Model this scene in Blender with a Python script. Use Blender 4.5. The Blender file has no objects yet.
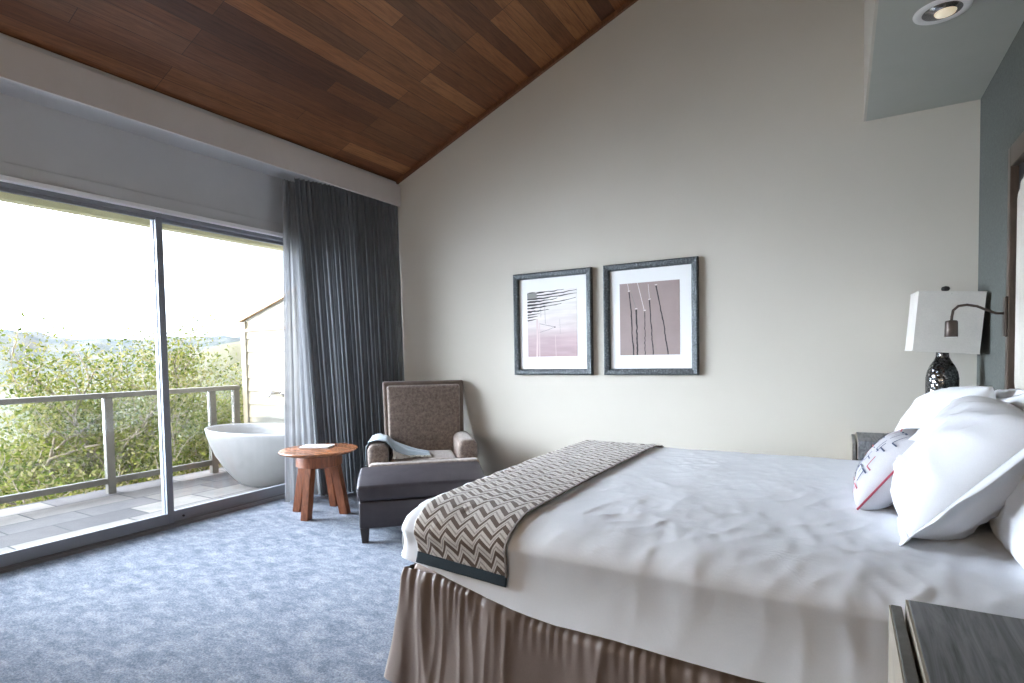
import bpy, bmesh, math, random
from mathutils import Vector, Matrix, noise
R = math.radians
PI = math.pi
scn = bpy.context.scene
COL = scn.collection
random.seed(7)

# ------------------------------------------------------------------ materials
def new_mat(name, color=(.5, .5, .5), rough=.6, metal=0.0, spec=.5):
    m = bpy.data.materials.new(name); m.use_nodes = True
    b = m.node_tree.nodes['Principled BSDF']
    b.inputs['Base Color'].default_value = (*color, 1)
    b.inputs['Roughness'].default_value = rough
    b.inputs['Metallic'].default_value = metal
    b.inputs['Specular IOR Level'].default_value = spec
    return m

class NT:
    def __init__(s, m):
        s.t = m.node_tree; s.n = s.t.nodes; s.l = s.t.links
        s.b = s.n['Principled BSDF']
    def add(s, typ, **kw):
        n = s.n.new(typ)
        for k, v in kw.items():
            if k.startswith('i_'):
                n.inputs[k[2:].replace('_', ' ')].default_value = v
            else:
                setattr(n, k, v)
        return n
    def link(s, a, b): s.l.new(a, b)
    def coord(s, kind='Object', scale=(1, 1, 1), rot=(0, 0, 0)):
        c = s.add('ShaderNodeTexCoord'); m = s.add('ShaderNodeMapping')
        m.inputs['Scale'].default_value = scale; m.inputs['Rotation'].default_value = rot
        s.link(c.outputs[kind], m.inputs['Vector']); return m.outputs[0]
    def noise(s, vec, scale, detail=4, rough=.5, dist=0):
        n = s.add('ShaderNodeTexNoise'); n.inputs['Scale'].default_value = scale
        n.inputs['Detail'].default_value = detail; n.inputs['Roughness'].default_value = rough
        n.inputs['Distortion'].default_value = dist
        if vec is not None: s.link(vec, n.inputs['Vector'])
        return n.outputs['Fac']
    def ramp(s, fac, stops, interp='LINEAR'):
        r = s.add('ShaderNodeValToRGB'); cr = r.color_ramp; cr.interpolation = interp
        while len(cr.elements) < len(stops): cr.elements.new(.5)
        for e, (p, c) in zip(cr.elements, stops):
            e.position = p; e.color = (*c, 1)
        s.link(fac, r.inputs['Fac']); return r.outputs['Color']
    def math(s, op, a, b=None, c=None):
        n = s.add('ShaderNodeMath'); n.operation = op
        for i, v in enumerate((a, b, c)):
            if v is None: continue
            if isinstance(v, (int, float)): n.inputs[i].default_value = v
            else: s.link(v, n.inputs[i])
        return n.outputs[0]
    def mix(s, fac, a, b, typ='MIX'):
        n = s.add('ShaderNodeMix'); n.data_type = 'RGBA'; n.blend_type = typ
        for sock, v in ((n.inputs['Factor'], fac), (n.inputs['A'], a), (n.inputs['B'], b)):
            if isinstance(v, (int, float)): sock.default_value = v
            elif isinstance(v, tuple): sock.default_value = (*v, 1)
            else: s.link(v, sock)
        return n.outputs['Result']
    def bump(s, h, strength=.3, dist=.01):
        b = s.add('ShaderNodeBump'); b.inputs['Strength'].default_value = strength
        b.inputs['Distance'].default_value = dist
        s.link(h, b.inputs['Height']); s.link(b.outputs[0], s.b.inputs['Normal'])
    def color(s, c): s.link(c, s.b.inputs['Base Color'])

def mottled(name, c1, c2, scale=20, rough=.8, bump=.2, bdist=.003, metal=0, stretch=(1, 1, 1), bscale=None):
    m = new_mat(name, c1, rough, metal); t = NT(m)
    v = t.coord('Object', stretch)
    f = t.noise(v, scale, 5, .6)
    t.color(t.ramp(f, [(.3, c1), (.7, c2)]))
    if bump: t.bump(t.noise(v, bscale or scale * 3, 4, .6), bump, bdist)
    return m

M = {}
def wall_paint():
    m = new_mat('wall_paint', (.50, .48, .42), .9, 0, .2); t = NT(m)
    v = t.coord('Object')
    f = t.noise(v, 1.5, 3)
    t.color(t.ramp(f, [(.3, (.55, .52, .455)), (.7, (.575, .545, .48))]))
    t.bump(t.noise(v, 180, 3), .12, .002)
    return m
M['wall'] = wall_paint()
M['wall_white'] = mottled('window_wall_paint', (.50, .50, .505), (.53, .53, .535), 3, .85, .05)
M['soffit'] = mottled('soffit_paint', (.43, .44, .40), (.46, .47, .43), 3, .85, .05)
M['paper'] = mottled('textured_wallpaper', (.085, .095, .085), (.13, .14, .13), 90, .8, .5, .004, stretch=(1, 1, 1))
M['trimwhite'] = new_mat('white_trim_paint', (.84, .84, .84), .4)
M['pelmet'] = mottled('pelmet_paint', (.55, .515, .49), (.58, .545, .52), 4, .8, .03)
M['alu'] = new_mat('grey_aluminium', (.21, .22, .245), .5, .15)
M['alu_dark'] = new_mat('dark_aluminium', (.16, .16, .17), .5, .1)

def wood_planks():
    m = new_mat('cedar_planks', (.2, .08, .03), .5); t = NT(m)
    v = t.coord('UV')
    br = t.add('ShaderNodeTexBrick'); br.offset = .37; br.offset_frequency = 3; br.squash = 1.0
    t.link(v, br.inputs['Vector'])
    br.inputs['Scale'].default_value = 1.0
    br.inputs['Brick Width'].default_value = 1.35
    br.inputs['Row Height'].default_value = .108
    br.inputs['Mortar Size'].default_value = .0018
    br.inputs['Mortar Smooth'].default_value = .1
    br.inputs['Bias'].default_value = 0
    br.inputs['Color1'].default_value = (0, 0, 0, 1); br.inputs['Color2'].default_value = (1, 1, 1, 1)
    br.inputs['Mortar'].default_value = (.35, .35, .35, 1)
    base = t.ramp(br.outputs['Color'], [(0, (.085, .034, .018)), (.2, (.17, .062, .024)), (.42, (.235, .090, .033)),
                                         (.6, (.15, .062, .028)), (.8, (.28, .108, .038)), (1, (.35, .145, .055))])
    v2 = t.coord('UV', (1.2, 22, 1))
    g = t.noise(v2, 3.2, 8, .65, 1.2)
    gr = t.ramp(g, [(.3, (.50, .46, .42)), (.55, (.95, .95, .95)), (.75, (1.2, 1.18, 1.1))])
    c = t.mix(1.0, base, gr, 'MULTIPLY')
    c2 = t.mix(t.math('MULTIPLY', br.outputs['Fac'], .8), c, (.02, .01, .006))
    t.color(c2)
    t.bump(t.math('SUBTRACT', g, t.math('MULTIPLY', br.outputs['Fac'], 3)), .25, .003)
    return m
M['planks'] = wood_planks()

def grain(name, c1, c2, c3, stretch, scale=6, rough=.45, bump=.15):
    m = new_mat(name, c1, rough); t = NT(m)
    v = t.coord('Object', stretch)
    g = t.noise(v, scale, 8, .65, 1.5)
    t.color(t.ramp(g, [(.3, c1), (.52, c2), (.72, c3)]))
    t.bump(g, bump, .002)
    return m
M['trimwood'] = grain('ceiling_trim_wood', (.10, .04, .018), (.16, .065, .028), (.22, .09, .04), (8, 8, 1.5))
M['redwood'] = grain('side_table_wood', (.12, .035, .012), (.24, .075, .028), (.36, .13, .055), (14, 14, 1.6), 3)
M['redtop'] = grain('side_table_top_wood', (.16, .06, .025), (.30, .12, .055), (.42, .19, .095), (1.5, 12, 12), 2, .25, .03)
M['greywood'] = grain('grey_oak', (.05, .055, .06), (.18, .19, .205), (.28, .29, .31), (11, .8, 5), 3.5, .42, .3)
M['greyside'] = grain('grey_oak_side', (.09, .09, .085), (.15, .15, .14), (.20, .20, .185), (3, 3, 14), 3, .5)
M['ns_edge'] = grain('light_wood_edge', (.30, .26, .20), (.38, .34, .27), (.44, .39, .31), (3, 1, 3), 5)
M['ns_dark'] = new_mat('nightstand_recess', (.05, .045, .035), .6)
M['bronze'] = new_mat('bronze_metal', (.085, .068, .058), .42, .6)
M['hb_frame'] = grain('headboard_frame_wood', (.06, .042, .033), (.09, .065, .05), (.12, .085, .065), (4, 4, 1), 5, .4)
M['black'] = new_mat('black_recess', (.012, .012, .013), .6)

def carpet():
    m = new_mat('blue_carpet', (.35, .42, .55), .95, 0, .1); t = NT(m)
    v = t.coord('Object')
    vs = t.coord('Object', (1.0, 1.7, 1), (0, 0, R(28)))
    big = t.noise(v, 1.1, 5, .6, .6)
    med = t.noise(vs, 8.0, 12, .80, .2)
    fine = t.noise(v, 110, 3, .8)
    streak = t.noise(vs, 6.5, 14, .9, .25)
    c = t.ramp(med, [(.38, (.10, .122, .162)), (.46, (.158, .182, .225)), (.53, (.215, .238, .278)), (.60, (.31, .33, .362))])
    s = t.ramp(streak, [(.52, (0, 0, 0)), (.56, (1, 1, 1))])
    c = t.mix(t.math('MULTIPLY', s, .62), c, (.31, .33, .36))
    d = t.ramp(t.noise(vs, 13, 10, .85, .3), [(.56, (0, 0, 0)), (.61, (1, 1, 1))])
    c = t.mix(t.math('MULTIPLY', d, .40), c, (.085, .108, .165))
    c = t.mix(t.math('MULTIPLY', big, .35), c, (.22, .245, .29))
    f = t.ramp(fine, [(.36, (.62, .62, .64)), (.62, (1.2, 1.2, 1.2))])
    t.color(t.mix(1.0, c, f, 'MULTIPLY'))
    t.bump(t.math('ADD', t.math('MULTIPLY', fine, .6), med), .55, .008)
    return m
M['carpet'] = carpet()

def fabric(name, c1, c2, scale=400, bump=.3, rough=.9, sheen=0, big=8):
    m = new_mat(name, c1, rough, 0, .2); t = NT(m)
    v = t.coord('Object')
    w = t.noise(v, scale, 2, .7); b = t.noise(v, big, 4)
    t.color(t.ramp(t.math('ADD', t.math('MULTIPLY', w, .5), t.math('MULTIPLY', b, .5)), [(.35, c1), (.65, c2)]))
    t.bump(w, bump, .002)
    if sheen: t.b.inputs['Sheen Weight'].default_value = sheen
    return m
M['cotton'] = fabric('white_cotton', (.80, .825, .865), (.84, .86, .895), 250, .05, .8)
_t = NT(M['cotton']); _v = _t.coord('Object', (1, 1.5, 1), (0, 0, R(20)))
_n1 = _t.noise(_v, 7, 4, .55, .7); _n2 = _t.noise(_v, 30, 3, .6, .4)
_t.bump(_t.math('ADD', _t.math('ABSOLUTE', _t.math('SUBTRACT', _n1, .5)), _t.math('MULTIPLY', _n2, .12)), .30, .014)
M['sham'] = fabric('white_sham_cotton', (.73, .75, .785), (.77, .79, .82), 250, .05, .75)
M['skirt'] = fabric('taupe_satin', (.165, .125, .105), (.21, .16, .135), 300, .05, .48)
M['skirt'].node_tree.nodes['Principled BSDF'].inputs['Specular IOR Level'].default_value = .5
M['ticking'] = fabric('box_spring_cover', (.40, .33, .30), (.46, .39, .36), 200, .1)
M['chair'] = fabric('brown_tweed', (.13, .10, .083), (.34, .275, .235), 160, .6, .8, .3, 45)
M['chair_trim'] = fabric('brown_tweed_trim', (.12, .092, .075), (.21, .165, .138), 160, .4, .7, .2)
M['leather'] = mottled('dark_leather', (.030, .026, .031), (.048, .041, .047), 12, .45, .25, .002, bscale=160)
M['blacklegs'] = new_mat('espresso_wood', (.025, .018, .015), .4)
M['blanket'] = fabric('grey_blue_throw', (.27, .34, .39), (.36, .43, .48), 300, .4, .95, .3)
M['fringe'] = fabric('cream_fringe', (.62, .60, .55), (.72, .70, .66), 300, .5)
M['shade'] = fabric('linen_lampshade', (.56, .54, .50), (.64, .62, .57), 220, .25, .9)
M['panel'] = fabric('cream_upholstery', (.56, .53, .47), (.64, .61, .55), 260, .15)
M['binding'] = fabric('runner_binding', (.20, .17, .155), (.40, .36, .33), 60, .3)
M['navy'] = fabric('navy_band', (.026, .04, .052), (.045, .062, .078), 300, .3)
M['redpipe'] = new_mat('red_piping', (.36, .06, .09), .8)
M['ink'] = new_mat('navy_stitch', (.06, .08, .15), .85)
M['inkred'] = new_mat('red_stitch', (.42, .10, .12), .85)
M['linen'] = fabric('pale_linen', (.50, .50, .53), (.58, .58, .61), 300, .3)
M['paperwhite'] = new_mat('white_paper', (.78, .78, .77), .5)
M['matboard'] = new_mat('white_matboard', (.80, .81, .80), .7)

def curtain_mat(name, c1, c2, transl, transp=0):
    m = new_mat(name, c1, .9, 0, .2); t = NT(m)
    v = t.coord('Object', (1, 1, .05)); w = t.noise(v, 160, 3, .6)
    col = t.ramp(w, [(.35, c1), (.65, c2)])
    t.color(col)
    tr = t.add('ShaderNodeBsdfTranslucent'); t.link(col, tr.inputs['Color'])
    mx = t.add('ShaderNodeMixShader'); mx.inputs[0].default_value = transl
    t.link(t.b.outputs[0], mx.inputs[1]); t.link(tr.outputs[0], mx.inputs[2])
    out = t.n['Material Output']; last = mx.outputs[0]
    if transp:
        tp = t.add('ShaderNodeBsdfTransparent'); m2 = t.add('ShaderNodeMixShader'); m2.inputs[0].default_value = transp
        t.link(last, m2.inputs[1]); t.link(tp.outputs[0], m2.inputs[2]); last = m2.outputs[0]
    t.link(last, out.inputs['Surface'])
    return m
M['drape'] = curtain_mat('slate_drape', (.20, .213, .228), (.27, .285, .30), .22)
M['sheer'] = curtain_mat('grey_sheer', (.27, .275, .285), (.34, .345, .355), .3, .12)

def glass_mat(name='window_glass', tint=(.96, .98, .98)):
    m = bpy.data.materials.new(name); m.use_nodes = True; n = m.node_tree.nodes; l = m.node_tree.links
    n.remove(n['Principled BSDF'])
    tp = n.new('ShaderNodeBsdfTransparent'); tp.inputs['Color'].default_value = (*tint, 1)
    gl = n.new('ShaderNodeBsdfGlossy'); gl.inputs['Roughness'].default_value = .02
    fr = n.new('ShaderNodeFresnel'); fr.inputs['IOR'].default_value = 1.3
    mx = n.new('ShaderNodeMixShader')
    l.new(fr.outputs[0], mx.inputs[0]); l.new(tp.outputs[0], mx.inputs[1]); l.new(gl.outputs[0], mx.inputs[2])
    l.new(mx.outputs[0], n['Material Output'].inputs['Surface'])
    return m
M['glass'] = glass_mat()

def slate():
    m = new_mat('slate_deck', (.3, .3, .32), .8, 0, .15); t = NT(m)
    v = t.coord('Object', (1, 1, 1), (0, 0, R(90)))
    br = t.add('ShaderNodeTexBrick'); br.offset = .5; br.squash = 1.4; br.squash_frequency = 3
    t.link(v, br.inputs['Vector'])
    for k, a in (('Scale', 1), ('Brick Width', .54), ('Row Height', .33), ('Mortar Size', .007)): br.inputs[k].default_value = a
    br.inputs['Color1'].default_value = (0, 0, 0, 1); br.inputs['Color2'].default_value = (1, 1, 1, 1); br.inputs['Mortar'].default_value = (.5, .5, .5, 1)
    c = t.ramp(br.outputs['Color'], [(.1, (.058, .053, .055)), (.4, (.13, .115, .106)), (.55, (.082, .076, .078)), (.9, (.165, .150, .137))])
    g = t.noise(t.coord('Object'), 4, 8, .65, .6)
    c = t.mix(1.0, c, t.ramp(g, [(.3, (.78, .78, .80)), (.7, (1.18, 1.15, 1.12))]), 'MULTIPLY')
    t.color(t.mix(br.outputs['Fac'], c, (.03, .03, .03)))
    t.bump(g, .3, .005)
    return m
M['slate'] = slate()
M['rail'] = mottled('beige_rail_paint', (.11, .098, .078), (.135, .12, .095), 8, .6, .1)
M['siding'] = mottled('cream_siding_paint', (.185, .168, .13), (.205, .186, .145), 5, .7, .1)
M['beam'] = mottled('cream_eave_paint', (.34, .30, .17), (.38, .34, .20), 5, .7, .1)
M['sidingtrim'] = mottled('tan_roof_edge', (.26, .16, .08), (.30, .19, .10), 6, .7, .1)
M['tub'] = mottled('honed_stone_tub', (.20, .19, .185), (.23, .22, .213), 5, .45, .05)
M['chrome'] = new_mat('chrome', (.38, .37, .37), .2, 1)
M['bark'] = mottled('pale_bark', (.16, .13, .10), (.25, .21, .175), 6, .85, .4, .02)
def leaf_mat(name, cols):
    m = new_mat(name, cols[0], .9, 0, .04); t = NT(m)
    g = t.add('ShaderNodeNewGeometry')
    c = t.ramp(g.outputs['Random Per Island'], [(i / (len(cols) - 1), x) for i, x in enumerate(cols)])
    t.color(c)
    tr = t.add('ShaderNodeBsdfTranslucent'); t.link(c, tr.inputs['Color'])
    mx = t.add('ShaderNodeMixShader'); mx.inputs[0].default_value = .35
    t.link(t.b.outputs[0], mx.inputs[1]); t.link(tr.outputs[0], mx.inputs[2]); t.link(mx.outputs[0], t.n['Material Output'].inputs['Surface'])
    return m
M['leaf'] = leaf_mat('tree_leaves', [(.030, .048, .008), (.075, .098, .016), (.13, .142, .028), (.19, .18, .055), (.22, .19, .105), (.068, .09, .015)])
M['leaf2'] = leaf_mat('bush_leaves', [(.018, .042, .006), (.035, .075, .01), (.055, .105, .015)])
def terrain_mat():
    m = new_mat('hillside', (.2, .2, .1), .95, 0, .1); t = NT(m)
    v = t.coord('Object')
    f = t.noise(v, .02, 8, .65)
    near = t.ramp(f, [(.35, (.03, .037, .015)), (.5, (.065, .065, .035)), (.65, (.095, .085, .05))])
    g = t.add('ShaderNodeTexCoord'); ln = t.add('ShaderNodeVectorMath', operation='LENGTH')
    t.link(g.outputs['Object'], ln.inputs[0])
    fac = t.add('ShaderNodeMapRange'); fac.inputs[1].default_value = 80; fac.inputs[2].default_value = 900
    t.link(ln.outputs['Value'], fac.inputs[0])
    far = t.ramp(f, [(.4, (.05, .065, .085)), (.6, (.10, .10, .10))])  # bluish distance haze put into the base colour of the remote hills
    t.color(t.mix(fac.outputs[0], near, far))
    return m
M['hill'] = terrain_mat()

def runner_mat():
    m = new_mat('woven_runner', (.3, .3, .3), .9, 0, .15); t = NT(m)
    uv = t.add('ShaderNodeUVMap'); sp = t.add('ShaderNodeSeparateXYZ'); t.link(uv.outputs[0], sp.inputs[0])
    u, v = sp.outputs[0], sp.outputs[1]
    # stepped zigzag: unequal legs
    px = t.math('MULTIPLY', u, 1 / .078)
    fr = t.math('FRACT', px)
    a = .66
    up = t.math('DIVIDE', fr, a); dn = t.math('DIVIDE', t.math('SUBTRACT', 1, fr), 1 - a)
    tri = t.math('MINIMUM', up, dn)
    sv = t.math('ADD', t.math('ADD', v, t.math('MULTIPLY', tri, .050)), t.math('MULTIPLY', u, -.28))
    row = t.math('FRACT', t.math('MULTIPLY', sv, 1 / .056))
    brown, cream, grey = (.115, .080, .060), (.62, .57, .52), (.36, .32, .29)
    c = t.ramp(row, [(0, brown), (.38, cream), (.58, grey), (.72, cream)], 'CONSTANT')
    w = t.noise(t.coord('Object'), 350, 2, .7)
    c = t.mix(1.0, c, t.ramp(w, [(.3, (.75, .75, .75)), (.7, (1.15, 1.15, 1.15))]), 'MULTIPLY')
    t.color(c); t.bump(t.math('ADD', w, row), .3, .002)
    return m
M['runner'] = runner_mat()
M['runner'].node_tree.nodes['Principled BSDF'].inputs['Sheen Weight'].default_value = .15

def frame_mat():
    m = new_mat('hammered_dark_frame', (.07, .08, .085), .38, .3); t = NT(m)
    v = t.coord('Object')
    vo = t.add('ShaderNodeTexVoronoi'); vo.inputs['Scale'].default_value = 75; t.link(v, vo.inputs['Vector'])
    t.color(t.ramp(t.noise(v, 90, 3, .6), [(.4, (.045, .055, .06)), (.62, (.10, .115, .12)), (.75, (.24, .26, .27))]))
    t.bump(vo.outputs['Distance'], .8, .006)
    return m
M['frame'] = frame_mat()
def print1_mat():
    m = new_mat('pink_water_print', (.6, .5, .5), .6); t = NT(m)
    uv = t.add('ShaderNodeUVMap'); sp = t.add('ShaderNodeSeparateXYZ'); t.link(uv.outputs[0], sp.inputs[0])
    c = t.ramp(sp.outputs[1], [(0, (.42, .30, .31)), (.28, (.50, .38, .39)), (.45, (.66, .60, .58)), (.8, (.74, .72, .68)), (1, (.78, .77, .75))])
    mp = t.add('ShaderNodeMapping'); mp.inputs['Scale'].default_value = (1, 9, 1); t.link(uv.outputs[0], mp.inputs['Vector'])
    n = t.noise(mp.outputs[0], 1.5, 4)
    t.color(t.mix(1.0, c, t.ramp(n, [(.3, (.86, .84, .84)), (.7, (1.08, 1.08, 1.08))]), 'MULTIPLY'))
    return m
M['print1'] = print1_mat()
M['print2'] = mottled('mauve_print', (.30, .235, .225), (.35, .275, .265), 5, .6, 0)
M['pblack'] = new_mat('print_black', (.03, .028, .03), .6)
M['pgrey'] = new_mat('print_grey', (.22, .22, .21), .6)
M['ppink'] = new_mat('print_pink', (.62, .50, .49), .6)
M['pwhite'] = new_mat('print_white', (.68, .62, .60), .6)

def mercury():
    m = new_mat('mercury_glass', (.12, .12, .125), .12, .95); t = NT(m)
    v = t.coord('Object'); f = t.noise(v, 90, 6, .75)
    t.color(t.ramp(f, [(.38, (.03, .03, .032)), (.52, (.14, .145, .15)), (.7, (.55, .56, .58))]))
    vo = t.add('ShaderNodeTexVoronoi'); vo.inputs['Scale'].default_value = 55; t.link(v, vo.inputs['Vector'])
    t.bump(vo.outputs['Distance'], .55, .006)
    return m
M['mercury'] = mercury()
M['lampglow'] = new_mat('downlight_bulb', (.9, .85, .7), .4)
_b = M['lampglow'].node_tree.nodes['Principled BSDF']; _b.inputs['Emission Color'].default_value = (1, .82, .55, 1); _b.inputs['Emission Strength'].default_value = .25

# ------------------------------------------------------------------ helpers
def obj(name, bm, mat=None, parent=None, smooth=False, loc=None):
    me = bpy.data.meshes.new(name)
    bmesh.ops.recalc_face_normals(bm, faces=bm.faces)
    bm.to_mesh(me); bm.free()
    mats = mat if isinstance(mat, (list, tuple)) else [mat]
    for k in mats:
        if k is not None: me.materials.append(M[k] if isinstance(k, str) else k)
    if smooth:
        for p in me.polygons: p.use_smooth = True
    o = bpy.data.objects.new(name, me); COL.objects.link(o)
    if parent is not None: o.parent = parent
    if loc is not None: o.location = loc
    return o

def tag(o, label, cat, group=None, kind=None):
    o['label'] = label; o['category'] = cat
    if group: o['group'] = group
    if kind: o['kind'] = kind
    return o

def struct(o, label=None):
    o['kind'] = 'structure'
    if label: o['label'] = label
    return o

def empty(name, loc=(0, 0, 0), rotz=0):
    o = bpy.data.objects.new(name, None); COL.objects.link(o)
    o.location = loc; o.rotation_euler = (0, 0, rotz); o.empty_display_size = .1
    return o

def box(bm, x0, x1, y0, y1, z0, z1, bev=0, seg=2):
    b = bmesh.new()
    r = bmesh.ops.create_cube(b, size=1)
    for v in b.verts:
        v.co = Vector((x0 + (v.co.x + .5) * (x1 - x0), y0 + (v.co.y + .5) * (y1 - y0), z0 + (v.co.z + .5) * (z1 - z0)))
    if bev: bmesh.ops.bevel(b, geom=b.edges[:], offset=bev, segments=seg, profile=.5, affect='EDGES')
    merge(bm, b)
    return bm

def merge(bm, b, mat=None):
    me = bpy.data.meshes.new('tmp'); 
    if mat is not None: b.transform(mat)
    b.to_mesh(me); b.free(); bm.from_mesh(me); bpy.data.meshes.remove(me)

def nb(*a, **k): return box(bmesh.new(), *a, **k)

def tube(bm, pts, rad, n=10, cap=True):
    pts = [Vector(p) for p in pts]
    rads = rad if isinstance(rad, (list, tuple)) else [rad] * len(pts)
    rings = []; prev = None
    for i, p in enumerate(pts):
        d = (pts[min(i + 1, len(pts) - 1)] - pts[max(i - 1, 0)]).normalized()
        if prev is None:
            a = Vector((0, 0, 1)) if abs(d.z) < .9 else Vector((1, 0, 0))
            s = d.cross(a).normalized()
        else:
            s = (prev - d * prev.dot(d)).normalized()
        prev = s; t = d.cross(s)
        rings.append([bm.verts.new(p + (s * math.cos(2 * PI * k / n) + t * math.sin(2 * PI * k / n)) * rads[i]) for k in range(n)])
    for a, b in zip(rings, rings[1:]):
        for k in range(n): bm.faces.new((a[k], a[(k + 1) % n], b[(k + 1) % n], b[k]))
    if cap:
        bm.faces.new(rings[0][::-1]); bm.faces.new(rings[-1])
    return bm

def lathe(bm, prof, n=32, sx=1, sy=1, c=(0, 0, 0)):
    rings = []
    for r, z in prof:
        rings.append([bm.verts.new((c[0] + r * sx * math.cos(2 * PI * k / n), c[1] + r * sy * math.sin(2 * PI * k / n), c[2] + z)) for k in range(n)])
    for a, b in zip(rings, rings[1:]):
        for k in range(n): bm.faces.new((a[k], a[(k + 1) % n], b[(k + 1) % n], b[k]))
    bm.faces.new(rings[0][::-1]); bm.faces.new(rings[-1])
    return bm

def grid(bm, nu, nv, fn, uvfn=None, flip=False):
    vs = [[bm.verts.new(fn(i / nu, j / nv)) for j in range(nv + 1)] for i in range(nu + 1)]
    uvl = bm.loops.layers.uv.verify() if uvfn else None
    for i in range(nu):
        for j in range(nv):
            q = [(i, j), (i + 1, j), (i + 1, j + 1), (i, j + 1)]
            f = bm.faces.new([vs[a][b] for a, b in q])
            if uvfn:
                for lp, (a, b) in zip(f.loops, q): lp[uvl].uv = uvfn(a / nu, b / nv)
    return bm

def solidify(o, th, off=0):
    m = o.modifiers.new('thickness', 'SOLIDIFY'); m.thickness = th; m.offset = off; return o

def extrude_poly(pts, axis, a0, a1):
    """polygon (2-D points in the two other axes) extruded along axis"""
    bm = bmesh.new()
    def P(p, a):
        if axis == 'y': return (p[0], a, p[1])
        if axis == 'x': return (a, p[0], p[1])
        return (p[0], p[1], a)
    A = [bm.verts.new(P(p, a0)) for p in pts]; B = [bm.verts.new(P(p, a1)) for p in pts]
    bm.faces.new(A); bm.faces.new(B[::-1])
    for i in range(len(pts)):
        j = (i + 1) % len(pts); bm.faces.new((A[i], B[i], B[j], A[j]))
    return bm

def N(x, y, z, s=1.0): return noise.noise(Vector((x * s, y * s, z * s)))

def rbox(x0, x1, y0, y1, z0, z1, r, n=(12, 12, 6), disp=None):
    """rounded dense box; r = radius"""
    rx, ry, rz = (r, r, r) if isinstance(r, (int, float)) else r
    bm = bmesh.new()
    cx, cy, cz = (x0 + x1) / 2, (y0 + y1) / 2, (z0 + z1) / 2
    hx, hy, hz = (x1 - x0) / 2, (y1 - y0) / 2, (z1 - z0) / 2
    cache = {}
    def mp(u, v, w):
        key = (round(u, 5), round(v, 5), round(w, 5))
        if key in cache: return cache[key]
        p = Vector((u * hx, v * hy, w * hz))
        q = Vector((max(-hx + rx, min(hx - rx, p.x)), max(-hy + ry, min(hy - ry, p.y)), max(-hz + rz, min(hz - rz, p.z))))
        d = Vector(((p.x - q.x) / rx, (p.y - q.y) / ry, (p.z - q.z) / rz))
        if d.length > 1e-9:
            m = max(abs(d.x), abs(d.y), abs(d.z)); dd = d.normalized() * m
            p = q + Vector((dd.x * rx, dd.y * ry, dd.z * rz))
        p += Vector((cx, cy, cz))
        if disp: p = disp(p, Vector((u, v, w)))
        cache[key] = bm.verts.new(p); return cache[key]
    def ts(k, h, rr):
        # denser samples near the rounded ends
        f = min(.49, rr / (2 * h)) * 2
        a = [-1 + f * i / 4 for i in range(4)] + [-1 + f + (2 - 2 * f) * i / k for i in range(k + 1)] + [1 - f + f * i / 4 for i in range(1, 5)]
        return a
    U, V, Wd = ts(n[0], hx, rx), ts(n[1], hy, ry), ts(n[2], hz, rz)
    def face(A, B, f):
        for i in range(len(A) - 1):
            for j in range(len(B) - 1):
                q = [f(A[i], B[j]), f(A[i + 1], B[j]), f(A[i + 1], B[j + 1]), f(A[i], B[j + 1])]
                q = list(dict.fromkeys(q))
                if len(q) > 2:
                    try: bm.faces.new(q)
                    except ValueError: pass
    for s in (-1, 1):
        face(U, V, lambda a, b: mp(a, b, s)); face(U, Wd, lambda a, b: mp(a, s, b)); face(V, Wd, lambda a, b: mp(s, a, b))
    return bm

# ------------------------------------------------------------------ room shell
XL, XR, YB, YF = -4.18, .64, 3.95, -2.6
SL = .397
def cz(x): return 2.804 + SL * (x + 3.532)
struct(obj('floor', nb(XL - .02, XR + .1, YF - .1, YB + .1, -.06, 0), 'carpet'))
# back wall with raked top
struct(obj('wall_back', extrude_poly([(XL, -.05), (XR + .1, -.05), (XR + .1, cz(.12) + .35), (.12, cz(.12) + .05), (-3.6, cz(-3.6) + .05), (-3.6, 2.85), (XL, 2.85)], 'y', YB, YB + .12), 'wall'))
struct(obj('wall_right', nb(XR, XR + .12, YF, YB, -.05, 4.6), 'paper'))
struct(obj('wall_front', extrude_poly([(XL, -.05), (XR + .1, -.05), (XR + .1, 4.6), (.12, 4.4), (-3.6, 2.9), (XL, 2.9)], 'y', YF - .12, YF), 'wall'))
# plank ceiling (underside visible), uv in metres
bm = bmesh.new()
uvl = bm.loops.layers.uv.verify()
q = [(-3.60, YF), (.16, YF), (.16, YB), (-3.60, YB)]
lo = [bm.verts.new((x, y, cz(x))) for x, y in q]; hi = [bm.verts.new((x, y, cz(x) + .1)) for x, y in q]
fs = [bm.faces.new(lo[::-1]), bm.faces.new(hi)]
for i in range(4): fs.append(bm.faces.new((lo[i], lo[(i + 1) % 4], hi[(i + 1) % 4], hi[i])))
for f in fs:
    for lp in f.loops: lp[uvl].uv = (lp.vert.co.y * 1.0 + .85, lp.vert.co.x * math.sqrt(1 + SL * SL))
struct(obj('ceiling', bm, 'planks'))
# narrow wood trim where planks meet the back wall
a = Vector((-3.5, cz(-3.5))); b_ = Vector((.16, cz(.16)))
struct(obj('trim_1', extrude_poly([(a.x, a.y - .032), (b_.x, b_.y - .032), (b_.x, b_.y), (a.x, a.y)], 'y', YB - .025, YB), 'trimwood'))
# dark shadow gap strip above the pelmet
struct(obj('trim_2', nb(-3.62, -3.56, YF, YB, 2.765, cz(-3.6) + .1), 'trimwood'))
struct(obj('ceiling_pelmet_soffit', nb(XL, -3.50, YF, YB, 2.765, 2.80), 'wall_white'))
struct(obj('trim_5', nb(-3.492, -3.47, YF, YB, 2.578, 2.765, bev=.002), 'pelmet'))
# bed-side dropped soffit
bm = nb(.117, XR, YF, YB, 2.54, 4.55)
struct(obj('ceiling_soffit', bm, 'soffit'))
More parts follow.
